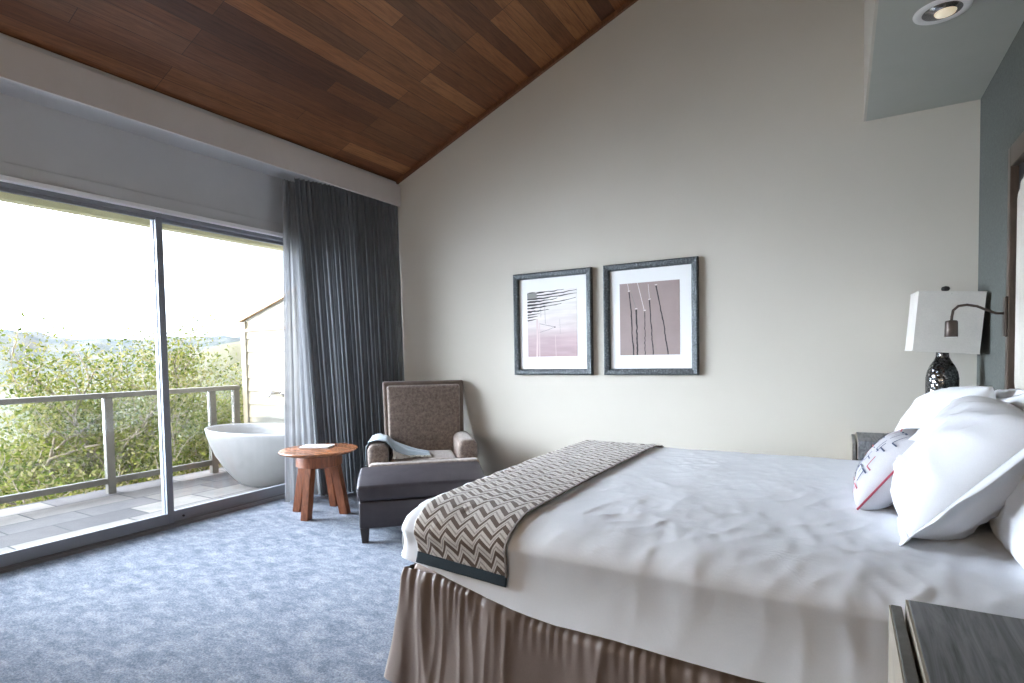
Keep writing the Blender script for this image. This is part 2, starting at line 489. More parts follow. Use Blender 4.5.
# side of the soffit faces the room in wall colour
struct(obj('wall_soffit', nb(.105, .117, YF, YB, 2.54, cz(.105) + .02), 'wall'))

# window wall with opening
OY0, OY1, OZ = .50, 3.50, 2.285
struct(obj('wall_left', extrude_poly([(YF, -.05), (OY0, -.05), (OY0, OZ), (OY1, OZ), (OY1, -.05), (YB + .1, -.05), (YB + .1, 2.8), (YF, 2.8)], 'x', XL - .14, XL), 'wall_white'))
cas = bmesh.new()
box(cas, XL - .0, XL + .018, OY0 - .09, OY1 + .09, OZ, 2.371, bev=.003)
box(cas, XL - .0, XL + .018, OY1, OY1 + .09, 0, OZ, bev=.003)
box(cas, XL - .0, XL + .018, OY0 - .09, OY0, 0, OZ, bev=.003)
struct(obj('trim_3', cas, 'wall_white'))
struct(obj('trim_4', nb(XL - .06, XL + .040, OY0, OY1, 2.258, 2.288, bev=.004), 'trimwhite'))
# sliding door set
d = empty('door_1', (XL, 1.55, 0)); struct(d, 'large grey aluminium sliding glass door to the balcony')
def dchild(name, bm, m):
    o = obj(name, bm, m, d); o.matrix_parent_inverse = Matrix.Translation(d.location).inverted(); return o
fr = bmesh.new()
box(fr, XL - .13, XL + .0, OY0, OY1, 2.232, 2.262, bev=.003)
box(fr, XL - .13, XL + .0, OY0, OY0 + .04, 0, 2.25); box(fr, XL - .13, XL, OY1 - .04, OY1, 0, 2.25)
dchild('door_frame', fr, 'alu')
tr = bmesh.new()
box(tr, XL - .14, XL + .0, OY0, OY1, -.04, .022, bev=.003)
box(tr, XL - .035, XL - .025, OY0, OY1, .02, .035); box(tr, XL - .003, XL + .012, OY0, OY1, -.01, .016, bev=.003)
dchild('threshold_track', tr, 'alu_dark')
def leaf(y0, y1, x0, x1, nm='sliding_panel'):
    p = bmesh.new(); s = .046
    box(p, x0, x1, y0, y0 + s, .03, 2.236, bev=.003); box(p, x0, x1, y1 - s, y1, .03, 2.236, bev=.003)
    box(p, x0, x1, y0 + s, y1 - s, .03, .105, bev=.003); box(p, x0, x1, y0 + s, y1 - s, 2.207, 2.236, bev=.003)
    o = dchild(nm, p, 'alu')
    g = obj('pane', nb((x0 + x1) / 2 - .003, (x0 + x1) / 2 + .003, y0 + s, y1 - s, .105, 2.207), 'glass', o)
    return o
leaf(OY0 + .03, .92, XL - .085, XL - .05)
leaf(.88, 2.226, XL - .034, XL - .010)
leaf(2.18, OY1 - .03, XL - .085, XL - .05)
kn = bmesh.new(); tube(kn, [(XL - .05, 2.31, .055), (XL - .04, 2.31, .055)], .008, 10)
dchild('lock_screw', kn, 'black')

# downlight in soffit
dl = empty('recessed_downlight', (.337, 2.837, 2.54)); tag(dl, 'round white recessed downlight in the dropped soffit over the bed', 'ceiling light')
bm = bmesh.new()
lathe(bm, [(.062, -.004), (.092, -.006), (.094, 0), (.0935, .004), (.062, .004)], 40)
bm2 = bmesh.new(); n_ = 40
pr_ = [(.064, -.0045), (.080, -.009), (.094, -.006), (.096, -.0005)]
rings = [[bm2.verts.new((r * math.cos(2 * PI * k / n_), r * math.sin(2 * PI * k / n_), z)) for k in range(n_)] for r, z in pr_]
for A_, B_ in zip(rings, rings[1:]):
    for k in range(n_): bm2.faces.new((A_[k], A_[(k + 1) % n_], B_[(k + 1) % n_], B_[k]))
bm.free()
obj('trim_ring', bm2, 'trimwhite', dl, True)
obj('reflector', lathe(bmesh.new(), [(.066, -.006), (.064, -.0035), (.045, -.0025), (.01, -.002)], 40), 'chrome', dl, True)
obj('bulb', lathe(bmesh.new(), [(.038, -.0045), (.034, -.012), (.020, -.018), (.004, -.020)], 24, c=(.012, .012, 0)), 'lampglow', dl, True)

# ------------------------------------------------------------------ framed prints
def picture(name, x0, x1, z0, z1, label, which):
    w, h = x1 - x0, z1 - z0
    root = empty(name, ((x0 + x1) / 2, YB - .001, z0)); tag(root, label, 'framed print', 'framed prints on the back wall')
    fw = .046
    bm = bmesh.new()
    # mitred profile frame
    prof = [(0, 0), (0, -.030), (.010, -.036), (.034, -.030), (fw, -.020), (fw, 0)]   # (inset, y)
    cs = []
    for ins, y in prof:
        cs.append([bm.verts.new(p) for p in ((-w / 2 + ins, y, ins), (w / 2 - ins, y, ins), (w / 2 - ins, y, h - ins), (-w / 2 + ins, y, h - ins))])
    for A_, B_ in zip(cs, cs[1:] + cs[:1]):
        for k in range(4): bm.faces.new((A_[k], A_[(k + 1) % 4], B_[(k + 1) % 4], B_[k]))
    obj('frame', bm, 'frame', root)
    obj('mat_board', nb(-w / 2 + fw - .002, w / 2 - fw + .002, -.008, -.002, fw - .002, h - fw + .002), 'matboard', root)
    px0, px1 = -w / 2 + w * .175, -w / 2 + w * .812
    pz0, pz1 = h * .178, h * .822
    bm = bmesh.new()
    y = -.0095
    vs = [bm.verts.new(p) for p in ((px0, y, pz0), (px1, y, pz0), (px1, y, pz1), (px0, y, pz1))]
    vb = [bm.verts.new((v.co.x, -.008, v.co.z)) for v in vs]
    f = bm.faces.new(vs); uv = bm.loops.layers.uv.verify()
    for lp, c in zip(f.loops, ((0, 0), (1, 0), (1, 1), (0, 1))): lp[uv].uv = c
    for k in range(4): bm.faces.new((vs[k], vs[(k + 1) % 4], vb[(k + 1) % 4], vb[k]))
    def stroke(pts, wd, mi):
        # pts in 0..1 print coords; ribbon
        P_ = [Vector((px0 + (px1 - px0) * a, 0, pz0 + (pz1 - pz0) * b)) for a, b in pts]
        L = []
        for i, p in enumerate(P_):
            t = (P_[min(i + 1, len(P_) - 1)] - P_[max(0, i - 1)]).normalized(); nn = Vector((-t.z, 0, t.x))
            ww = wd[i] if isinstance(wd, list) else wd
            yy = y - .0006 - .0002 * mi
            L.append((bm.verts.new((p.x + nn.x * ww, yy, p.z + nn.z * ww)), bm.verts.new((p.x - nn.x * ww, yy, p.z - nn.z * ww))))
        for (a, b), (c, e) in zip(L, L[1:]):
            f = bm.faces.new((a, b, e, c)); f.material_index = mi
    rnd = random.Random(which)
    if which == 1:
        stroke([(.0, .93), (.20, .935)], .022, 3)
        for k, (v0, v1, e) in enumerate([(.97, .995, .75), (.925, .975, 1.0), (.88, .93, 1.0), (.835, .87, .62), (.79, .86, .98), (.745, .79, .70), (.69, .715, .45)]):
            pts = [(i / 12 * e, v0 + (v1 - v0) * (i / 12) ** 1.5 + rnd.uniform(-.006, .006)) for i in range(13)]
            stroke(pts, [.0080 * (1 - .75 * i / 12) * rnd.uniform(.6, 1.2) for i in range(13)], 2)
        for v0, e in ((.64, .26), (.60, .22), (.555, .20)):
            stroke([(i / 6 * e, v0 + .02 * i / 6) for i in range(7)], [.005, .005, .004, .004, .003, .002, .001], 2)
        stroke([(.19, .0), (.205, .3), (.20, .58)], .008, 4); stroke([(.245, .0), (.25, .52)], .004, 4)
        stroke([(.56, .445), (.42, .47), (.24, .505)], .0012, 2); stroke([(.56, .440), (.40, .40), (.22, .365)], .0010, 2)
        stroke([(.545, .442), (.575, .442)], .004, 2)
        stroke([(.36, .78), (.37, .50)], .0010, 2); stroke([(.28, .78), (.28, .60)], .0010, 2)
        stroke([(.66, .56), (.67, .34)], .0008, 3); stroke([(.57, .32), (.58, .0)], .0018, 4)
    else:
        sticks = [((.165, .88), (.20, .60), (.215, .25), (.235, .0), .0045), ((.285, .63), (.29, .40), (.295, .2), (.30, .0), .0055),
                  ((.43, .60), (.43, .4), (.43, .2), (.43, .0), .0030), ((.51, .75), (.53, .5), (.55, .25), (.565, .0), .0040),
                  ((.62, .94), (.70, .60), (.76, .3), (.81, .0), .0048)]
        for a, b, c, e, wd in sticks:
            cp = [a, b, c, e]; pts = []
            for s in range(3):
                for i in range(6):
                    t = i / 6; pts.append((cp[s][0] * (1 - t) + cp[s + 1][0] * t + rnd.uniform(-.007, .007) * (s > 0), cp[s][1] * (1 - t) + cp[s + 1][1] * t))
            pts.append(e); stroke(pts, [wd * rnd.uniform(.7, 1.1) for _ in pts], 2)
            stroke([(a[0] - .02, a[1] + .012), (a[0] + .02, a[1] + .016)], .003, 5)
        stroke([(.31, 1.0), (.36, .83), (.42, .62)], .0022, 5)
        stroke([(.14, 1.0), (.16, .90)], .0018, 5); stroke([(.20, .86), (.28, .66)], .0015, 3); stroke([(.49, .97), (.51, .78)], .0015, 5)
    obj('art_print', bm, ['print1' if which == 1 else 'print2', 'matboard', 'pblack', 'pgrey', 'ppink', 'pwhite'], root)
picture('framed_print', -2.285, -1.611, 1.047, 1.851, 'left framed abstract print of dark horizontal streaks over pale pink', 1)
picture('framed_print', -1.517, -.839, 1.047, 1.851, 'right framed abstract print of dark vertical sticks on mauve', 2)

# ------------------------------------------------------------------ curtains
def path_pt(pts, t):
    L = [0]
    for a, b in zip(pts, pts[1:]): L.append(L[-1] + (Vector(b) - Vector(a)).length)
    s = t * L[-1]
    for i in range(len(pts) - 1):
        if s <= L[i + 1] + 1e-9:
            u = (s - L[i]) / (L[i + 1] - L[i]); a, b = Vector(pts[i]), Vector(pts[i + 1])
            return a.lerp(b, u), (b - a).normalized(), s
    return Vector(pts[-1]), (Vector(pts[-1]) - Vector(pts[-2])).normalized(), L[-1]
def curtain(name, top, bot, z0, z1, folds, amp, mat, seed, nu=420, nv=30):
    bm = bmesh.new()
    def fn(u, v):
        a, ta, _ = path_pt(top, u); b, tb, _ = path_pt(bot, u)
        z = z0 + (z1 - z0) * v
        p = b.lerp(a, v); t = tb.lerp(ta, v).normalized(); n = Vector((t.y, -t.x))
        ph = 2 * PI * (folds * u + .35 * N(u * 7, seed, 0) + .08 * N(u * 5, seed, v * 2))
        A = amp * (1 - .35 * v) * min(1, .22 + (1 - u) * 9) * (1 + .5 * N(u * 11, seed + 3, v * .8))
        k = math.sin(ph); off = A * (abs(k) ** .7) * (1 if k > 0 else -1) + .25 * A * math.sin(2.7 * ph + 4 * N(u * 3, seed, v))
        side = .25 * A * math.cos(ph)
        return (p.x + n.x * off + t.x * side, p.y + n.y * off + t.y * side, z)
    grid(bm, nu, nv, fn)
    return obj(name, bm, mat, None, True)
dr = curtain('blackout_drape', [(-3.90, 3.13), (-3.82, 3.4), (-3.66, 3.72), (-3.502, 3.938)],
             [(-3.90, 3.30), (-3.84, 3.42), (-3.66, 3.72), (-3.455, 3.938)], .012, 2.70, 25, .030, 'drape', 1.7)
tag(dr, 'dark slate blue pleated drape gathered in the corner', 'curtain')
sh = curtain('sheer_curtain', [(-4.00, 3.105), (-4.00, 3.17), (-3.98, 3.24)], [(-3.99, 3.02), (-3.99, 3.18), (-3.98, 3.40)], .012, 2.70, 5.0, .020, 'sheer', 4.2, 160, 26)
tag(sh, 'light grey sheer curtain hanging beside the glass door', 'curtain')

# ------------------------------------------------------------------ side table
tb = empty('side_table', (-3.52, 2.98, 0)); tag(tb, 'small round red-brown wooden side table with four splayed legs', 'side table')
obj('table_top', lathe(bmesh.new(), [(.25, .472), (.278, .482), (.292, .491), (.294, .497), (.290, .502), (.01, .502)], 64), 'redtop', tb, True)
for p in tb.children[0].data.polygons: p.use_smooth = abs(p.normal.z) < .95
obj('apron', lathe(bmesh.new(), [(.165, .375), (.172, .38), (.172, .472), (.16, .472)], 48), 'redwood', tb)
def table_leg(dx, dy):
    d_ = Vector((dx, dy)).normalized(); s = Vector((-d_.y, d_.x))
    bm = bmesh.new(); vs = []
    for z, r in ((0, .205), (.47, .118)):
        c = d_ * r
        for a, b in ((-.034, -.03), (.034, -.03), (.034, .03), (-.034, .03)):
            p = c + d_ * a + s * b; vs.append(bm.verts.new((p.x, p.y, z)))
    for f in ((0, 1, 2, 3), (7, 6, 5, 4), (0, 4, 5, 1), (1, 5, 6, 2), (2, 6, 7, 3), (3, 7, 4, 0)): bm.faces.new([vs[i] for i in f])
    bmesh.ops.bevel(bm, geom=bm.edges[:], offset=.004, segments=2, affect='EDGES')
    return bm
for dx, dy in ((.055, -.16), (-.18, -.05), (.19, .07), (-.05, .17)):
    obj('leg', table_leg(dx, dy), 'redwood', tb)
bk = empty('magazine', (-3.60, 3.03, .5022), R(27)); tag(bk, 'closed white magazine on the round wooden side table', 'magazine')
bm = nb(-.115, .115, -.075, .075, .0, .011, bev=.001)
obj('pages', bm, 'paperwhite', bk)
obj('cover', nb(-.118, .118, -.078, .078, .011, .0128, bev=.0005), 'sham', bk)

# ------------------------------------------------------------------ armchair + ottoman (local: x = width, y = depth away from viewer)
TH = R(42)
ch = empty('armchair', (-2.66, 2.60, 0), TH); tag(ch, 'brown tweed armchair with low arms in the corner', 'armchair')
W0 = .82
# base
obj('base', rbox(.02, W0 - .02, .48, .98, .10, .31, .015, (4, 3, 2)), 'chair_trim', ch, True)
# T seat cushion
def tdisp(p, u):
    p.z += .014 * (1 - u.x ** 2) * (1 - u.y ** 2) * (1 if u.z > 0 else 0)
    return p
bm = rbox(.01, W0 + .0, .40, .515, .325, .436, .03, (8, 3, 3), None)
merge(bm, rbox(.155, W0 - .155, .49, .93, .325, .436, .03, (8, 8, 3), tdisp))
obj('seat_cushion', bm, 'chair', ch, True)
def arm(x0, x1):
    bm = rbox(x0, x1, .515, 1.00, .31, .565, (.055, .03, .055), (4, 8, 4), lambda p, u: Vector((p.x, p.y, p.z + .012 * math.sin((p.y - .5) * 4))))
    return bm
obj('arm', arm(.0, .150), 'chair', ch, True); obj('arm', arm(W0 - .15, W0), 'chair', ch, True)
# back: outer frame slab + inset upholstered pad, leaning back
sh_ = bmesh.new()
def backslab(x0, x1, y0, y1, z0, z1, r, taper, n=(8, 3, 8), bul=0):
    def dsp(p, u):
        t = (p.z - .36) / .66
        cx_ = W0 / 2; p.x = cx_ + (p.x - cx_) * (1 - taper * (1 - t))
        if bul and u.y < 0: p.y -= bul * (1 - u.x ** 2) * (1 - u.z ** 2)
        p.y += .10 * t; return p
    return rbox(x0, x1, y0, y1, z0, z1, r, n, dsp)
obj('backrest', backslab(.105, W0 - .04, .94, 1.03, .36, 1.005, .02, .05), 'chair_trim', ch, True)
obj('back_cushion', backslab(.140, W0 - .075, .905, .955, .42, .972, .022, .05, bul=.016), 'chair', ch, True)
for x in (.06, W0 - .06):
    for y in (.52, .94):
        obj('leg', nb(x - .025, x + .025, y - .025, y + .025, 0, .12, bev=.003), 'blacklegs', ch)
ot = empty('ottoman', (-2.66, 2.60, 0), TH); tag(ot, 'dark brown leather ottoman pushed against the front of the armchair', 'ottoman')
obj('base', rbox(-.035, .80, .0, .385, .095, .272, .014, (5, 4, 2)), 'leather', ot, True)
def odisp(p, u):
    if u.z > 0: p.z += .018 * (1 - abs(u.x) ** 2.5) * (1 - abs(u.y) ** 2.5) + .055 * (u.y * .5 + .5)
    p.x += .004 * N(p.x * 6, p.y * 6, p.z * 9); return p
obj('cushion', rbox(-.045, .81, -.01, .392, .276, .374, (.022, .020, .016), (14, 8, 4), odisp), 'leather', ot, True)
for x in (.0, .76):
    for y in (.03, .355):
        bm = bmesh.new(); vs = []
        for z, s in ((0, .020), (.10, .030)):
            vs += [bm.verts.new((x + a * s, y + b * s, z)) for a, b in ((-1, -1), (1, -1), (1, 1), (-1, 1))]
        for f in ((0, 1, 2, 3), (7, 6, 5, 4), (0, 4, 5, 1), (1, 5, 6, 2), (2, 6, 7, 3), (3, 7, 4, 0)): bm.faces.new([vs[i] for i in f])
        obj('leg', bm, 'blacklegs', ot)
# throw blanket over the left arm, sliding onto the seat
bl = empty('throw_blanket', (-2.66, 2.60, 0), TH); tag(bl, 'grey-blue throw with cream fringe draped over the armchair arm', 'blanket')
ctrl = [(-.010, .33), (-.010, .45), (-.008, .53), (.014, .570), (.075, .582), (.132, .574), (.162, .552), (.200, .528), (.25, .515), (.31, .487), (.38, .466), (.46, .455)]
def bl_fn(u, v):
    i = u * (len(ctrl) - 1); k = min(int(i), len(ctrl) - 2); f = i - k
    x = ctrl[k][0] * (1 - f) + ctrl[k + 1][0] * f; z = ctrl[k][1] * (1 - f) + ctrl[k + 1][1] * f
    s = max(0, (u - .5) / .5)
    y0 = .545 + .012 * math.sin(u * 9) + .02 * s; y1 = .86 - .12 * s
    y = y0 + (y1 - y0) * v
    e = .3 + s
    z += .012 * N(x * 9, y * 9, 3) + .010 * math.sin(v * 13 + u * 5) * e * (1 - .5 * s) + .004
    if u > .5: z -= (z - .452) * .75 * max(0, 1 - v * 2.2) * min(1, s * 1.8)
    if s > 0: z = max(z, .447)
    x += .012 * v * math.sin(u * 6)
    return (x, y, z)
bm = bmesh.new(); grid(bm, 60, 26, bl_fn)
o = obj('cloth', bm, 'blanket', bl, True); solidify(o, .007, 1)
bm = bmesh.new(); rnd = random.Random(5)
for k in range(46):
    v = k / 45
    # fringe along the near edge, from the arm foot to the end of the cloth
    u = .60 + .40 * v; p = Vector(bl_fn(u, 0))
    for j in range(2):
        q = p + Vector((rnd.uniform(-.012, .02), -rnd.uniform(.015, .04), 0)); q.z = .447 + rnd.uniform(0, .008)
        m_ = (p + q) / 2 + Vector((rnd.uniform(-.01, .01), 0, .006))
        tube(bm, [p, m_, q], [.004, .0045, .003], 5)
obj('fringe', bm, 'fringe', bl, True)

# ------------------------------------------------------------------ bed
BX0, BX1, BY0, BY1, BZ = -1.42, .56, 1.545, 3.42, .645
bed = empty('bed', (-.4, 2.48, 0)); tag(bed, 'large bed with white mattress and gathered taupe skirt', 'bed')
def kid(o, root):
    o.parent = root; o.matrix_parent_inverse = Matrix.Translation(root.location).inverted(); return o
kid(obj('mattress', rbox(BX0 + .05, BX1, BY0 + .06, BY1 - .06, .43, BZ - .035, .05, (6, 6, 2)), 'cotton', None, True), bed)
kid(obj('box_spring', rbox(BX0 + .025, BX1, BY0 + .045, BY1 - .045, .13, .43, .03, (6, 6, 2)), 'ticking', None, True), bed)
# duvet: profile around the bed
def hem(x):
    t = max(0, min(1, (x - BX0) / .7)); return .462 - .112 * (t * t * (3 - 2 * t)) + .006 * math.sin(x * 7)
def skirt_fn(u, v):
    # perimeter: head-near -> foot-near -> foot-far -> head-far
    z = .012 + .405 * v
    flare = .055 * (1 - v) ** 1.1
    x0, y0, y1 = BX0 + .004, BY0 + .022, BY1 - .022
    L = [BX1 - .05 - x0, y1 - y0, BX1 - .05 - x0]; T = sum(L); s = u * T
    r = .04
    if s < L[0]: p = Vector((BX1 - .05 - s, y0)); n = Vector((0, -1))
    elif s < L[0] + L[1]: p = Vector((x0, y0 + s - L[0])); n = Vector((-1, 0))
    else: p = Vector((x0 + s - L[0] - L[1], y1)); n = Vector((0, 1))
    dcor = min(abs(s - L[0]), abs(s - L[0] - L[1]))
    if dcor < .03: 
        c = (Vector((-1, -1)) if abs(s - L[0]) < .03 else Vector((-1, 1))).normalized(); w = 1 - dcor / .03
        n = (n * (1 - w) + c * w).normalized()
    f1 = max(0, 1 - 2.6 * abs(N(s * 5.2, v * .5, 5))) ** 2
    f2 = max(0, 1 - 2.6 * abs(N(s * 10.5 + 4, v * 1.0, 11))) ** 2
    g = .017 * f1 * (1 - .45 * v) + .007 * f2 + .010 * N(s * 2.2, 3, v) + .0045 * max(0, v - .55) * 2.2 * (math.sin(2 * PI * (s / .034 + 1.2 * N(s * 6, 1, 1))))
    seam = abs(s - (BX1 - .05 + .13)) 
    if seam < .008: g -= .02
    dz = z - (hem(p.x) - .03)
    if dz > 0: g -= .045 * min(1, dz / .03)
    if v > .93: g -= .012 * (v - .93) / .07
    p = p + n * (flare + g)
    return (p.x, p.y, z)
bm = bmesh.new(); grid(bm, 900, 22, skirt_fn)
o = kid(obj('bed_skirt', bm, 'skirt', None, True), bed)
RY, RZ, RXF = .20, .085, .045
def wr(x, y, z):
    """soft cotton creases"""
    a = .003 * N(x * 3, y * 3, z * 3) + .002 * N(x * 9 + y * 3, y * 7, z * 9) + .0012 * N(x * 24 + y * 9, y * 17, z * 20)
    r1 = 1 - abs(N(x * 5 + y * 2.5 + 7, y * 3.2, z * 2)) * 2
    r2 = 1 - abs(N(x * 9 - y * 6 + 3, y * 5.5, z * 2)) * 2
    r3 = 1 - abs(N(x * 17 + y * 8, y * 11 - x * 6, z * 3)) * 2
    return a + .0015 * max(0, r1) ** 3 + .0026 * max(0, r2) ** 4 + .0040 * max(0, r3) ** 3 * max(0, N(x * 2.5, y * 2.5, 8) + .35)
def bed_surface(x, s, off=0.0):
    """s: distance along cross-section, 0 at near hem -> 1 far hem. Returns point and outward normal"""
    zb = hem(x); hs = (BZ - RZ) - zb          # straight side height
    arc = .235
    top = (BY1 - BY0) - 2 * RY
    T = 2 * hs + 2 * arc + top; d_ = s * T
    def half(d, sign):
        if d < hs:
            f = d / hs; return Vector((0 + .022 * math.sin(PI * f * .9) - .02 * (1 - f) ** 2 * 0, zb + d)), Vector((-1, 0))
        d -= hs
        if d < arc:
            a = d / arc * PI / 2
            return Vector((RY * (1 - math.cos(a)) + .022 * math.sin(PI * .9) * (1 - d / arc), BZ - RZ + RZ * math.sin(a))), Vector((-math.cos(a) / RY, math.sin(a) / RZ)).normalized()
        return Vector((RY + (d - arc), BZ)), Vector((0, 1))
    if d_ <= T / 2: p, n = half(d_, 1); y = BY0 - .0 + p.x; ny = n.x
    else: p, n = half(T - d_, -1); y = BY1 - p.x; ny = -n.x
    z = p.y
    cr = max(0, 1 - ((y - (BY0 + BY1) / 2) / .9) ** 2)
    z += .012 * cr
    # foot rounding lowers the top near the foot end
    e = x - BX0
    nx = 0; nz = n.y
    if e < RXF:
        a = 1 - e / RXF; drop = (1 - math.sqrt(max(0, 1 - a * a)))
        k = max(0, n.y); z -= .035 * drop * k; nx = -a
        # plan rounding
        y = y + (-ny) * .035 * drop if False else y + (.035 * drop if ny < -.2 else (-.035 * drop if ny > .2 else 0))
    P_ = Vector((x, y, z)); Nn = Vector((nx, ny, nz)).normalized()
    w_ = wr(x, y, z) * (1.0 if n.y > .5 else .75)
    return P_ + Nn * (off + w_), Nn, T
def duvet_fn(u, v):
    # u 0..1 along x with foot drop; v across
    Ld = .185; Lx = BX1 - BX0
    d_ = u * (Ld + Lx)
    if d_ < Ld:
        f = d_ / Ld; P_, Nn, T = bed_surface(BX0, v)
        zt = P_.z; zb = hem(BX0) + .004
        z = zb + (zt - zb) * f if zt > zb else zt
        P_ = Vector((BX0 + .004 * N(P_.y * 4, z * 6, 0) - .010 * math.sin(PI * f), P_.y, z)); return P_
    return bed_surface(BX0 + d_ - Ld, v)[0]
bm = bmesh.new(); grid(bm, 190, 230, duvet_fn)
bmesh.ops.remove_doubles(bm, verts=bm.verts, dist=.0002)
dv = obj('duvet', bm, 'cotton', None, True); tag(dv, 'smooth white duvet spread over the bed', 'duvet')
# runner
def runner_edges(s):
    # x limits as a function of s (near hem -> far hem)
    k = max(0, 1 - s / .18)
    x0 = -1.352 + .03 * k - .035 * min(1, max(0, (s - .3) / .6)); x1 = -.930 - .022 * k
    return x0, x1
def runner_fn(u, s, off):
    x0, x1 = runner_edges(s); x = x0 + (x1 - x0) * u
    lift = max(0, (.460 - .070 * (x + 1.352)) - hem(x)) / _T
    return bed_surface(x, s + lift * max(0, 1 - s / .5), off)[0]
_T = bed_surface(-1.1, 0)[2]
run = empty('bed_runner', (-1.13, 2.48, .6)); tag(run, 'brown and cream zigzag woven runner across the foot of the bed', 'bed runner')
_T = bed_surface(-1.1, 0)[2]
S0, S1 = .006, .96
def mk_runner(u0, u1, s0, s1, nu, ns, off, mat, name):
    bm = bmesh.new()
    grid(bm, nu, ns, lambda u, v: runner_fn(u0 + (u1 - u0) * u, s0 + (s1 - s0) * v, off), lambda u, v: ((u0 + (u1 - u0) * u) * .43, (s0 + (s1 - s0) * v) * _T))
    o = obj(name, bm, mat, None, True); solidify(o, .006, 0); kid(o, run); return o
mk_runner(0, .985, S0 + .012, S1, 60, 220, .0105, 'runner', 'woven_cloth')
mk_runner(0, 1.0, S0 - .004, S0 + .0125, 60, 6, .0115, 'navy', 'navy_end_band')
mk_runner(.985, 1.004, S0 + .010, S1, 3, 220, .0115, 'binding', 'edge_binding')

# pillows: local x = width, y = height, z = thickness
def pillow_surf(u, v, w, h, t, side, pin=.05, seed=0, wk=1.0):
    pu = 1 - pin * (1 - v * v) ; pv = 1 - pin * (1 - u * u)
    kc = 1 - .07 * abs(u * v) ** 4
    x = w / 2 * u * pu * kc; y = h / 2 * v * pv * kc
    th = t / 2 * (max(0, 1 - abs(u) ** 2.6) ** .55) * (max(0, 1 - abs(v) ** 2.6) ** .55)
    e = min(1, max(0, (1 - max(abs(u), abs(v))) * 5))
    cr = 1 - abs(N(x * 5 + seed, y * 7, side)) * 2.0
    cr2 = 1 - abs(N(x * 11 + seed, y * 6 + x * 4, side + 3)) * 2
    th += wk * e * (.012 * N(x * 4 + seed, y * 4, side * 2) + .008 * max(0, cr) ** 3 + .005 * max(0, cr2) ** 3)
    return Vector((x, y, side * max(0, th)))
def pillow(name, w, h, t, mat, seed=0, pin=.05, flange=0, n=34, fmat=None, wk=1.0, extra=()):
    bm = bmesh.new()
    for side in (1, -1):
        grid(bm, n, n, lambda a, b: pillow_surf(2 * a - 1, 2 * b - 1, w, h, t, side, pin, seed, wk))
    bmesh.ops.remove_doubles(bm, verts=bm.verts, dist=.0005)
    for e_, mi in extra:
        for f in e_.faces: f.material_index = mi
        merge(bm, e_)
    o = obj(name, bm, mat, None, True)
    if flange:
        b2 = bmesh.new(); K = 160; rings = []
        for r in range(4):
            ring = []
            for k in range(K):
                a = 4 * k / K; sd = int(a) % 4; f = 2 * (a - int(a)) - 1
                u, v = [(f, -1), (1, f), (-f, 1), (-1, -f)][sd]
                p = pillow_surf(u, v, w, h, t, 1, pin, seed, 0); p.z = 0
                d_ = Vector((u, v, 0)); d_ = Vector((math.copysign(abs(u) ** 5, u), math.copysign(abs(v) ** 5, v), 0)) * (1 - .65 * abs(u * v) ** 3)
                q = p + d_ * flange * r / 3; q.z = .012 * N(q.x * 9 + seed, q.y * 9, 4) * r / 3 * 1.6 + (.002)
                ring.append(b2.verts.new(q))
            rings.append(ring)
        for A_, B_ in zip(rings, rings[1:]):
            for k in range(K): b2.faces.new((A_[k], A_[(k + 1) % K], B_[(k + 1) % K], B_[k]))
        f = obj('flange', b2, fmat or mat, o, True); solidify(f, .004, 0)
    return o
def place(o, c, lean, yaw, roll=0):
    """lean: degrees from vertical (top towards +x); the pillow's front (+z local) faces -x"""
    # local x -> -y world ; local y -> up leaning ; local z -> -x
    Bm = Matrix(((0, 0, -1), (-1, 0, 0), (0, 1, 0))).to_4x4()
    Lm = Matrix.Rotation(R(lean), 4, 'Y'); Ym = Matrix.Rotation(R(yaw), 4, 'Z'); Rm = Matrix.Rotation(R(roll), 4, 'Z')
    o.matrix_world = Matrix.Translation(c) @ Ym @ Lm @ Bm @ Rm
    return o
GP = 'white bed pillows against the headboard'
p1 = pillow('pillow', .74, .46, .24, 'sham', 2, .08, 0); place(p1, (.345, 2.96, .832), 30, 0, 8)
tag(p1, 'white pillow furthest from the camera, standing nearest the lamp', 'pillow', GP)
p2 = pillow('pillow', .70, .46, .25, 'sham', 5, .05, .065, wk=2.0); place(p2, (.325, 2.19, .842), 41, -3, -1)
tag(p2, 'large white flanged pillow sham standing in front, behind the patterned cushion', 'pillow', GP)
p3 = pillow('pillow', .56, .38, .15, 'sham', 9, .05, .015); place(p3, (.455, 1.93, .812), 14, 0, 1)
tag(p3, 'white pillow nearest the near nightstand, partly cropped at the right edge', 'pillow', GP)
p4 = pillow('pillow', .62, .40, .14, 'sham', 12, .06, .03, wk=1.6); place(p4, (.505, 2.80, .822), 10, 0, 5)
tag(p4, 'white pillow with crumpled top edge showing behind the front sham', 'pillow', GP)

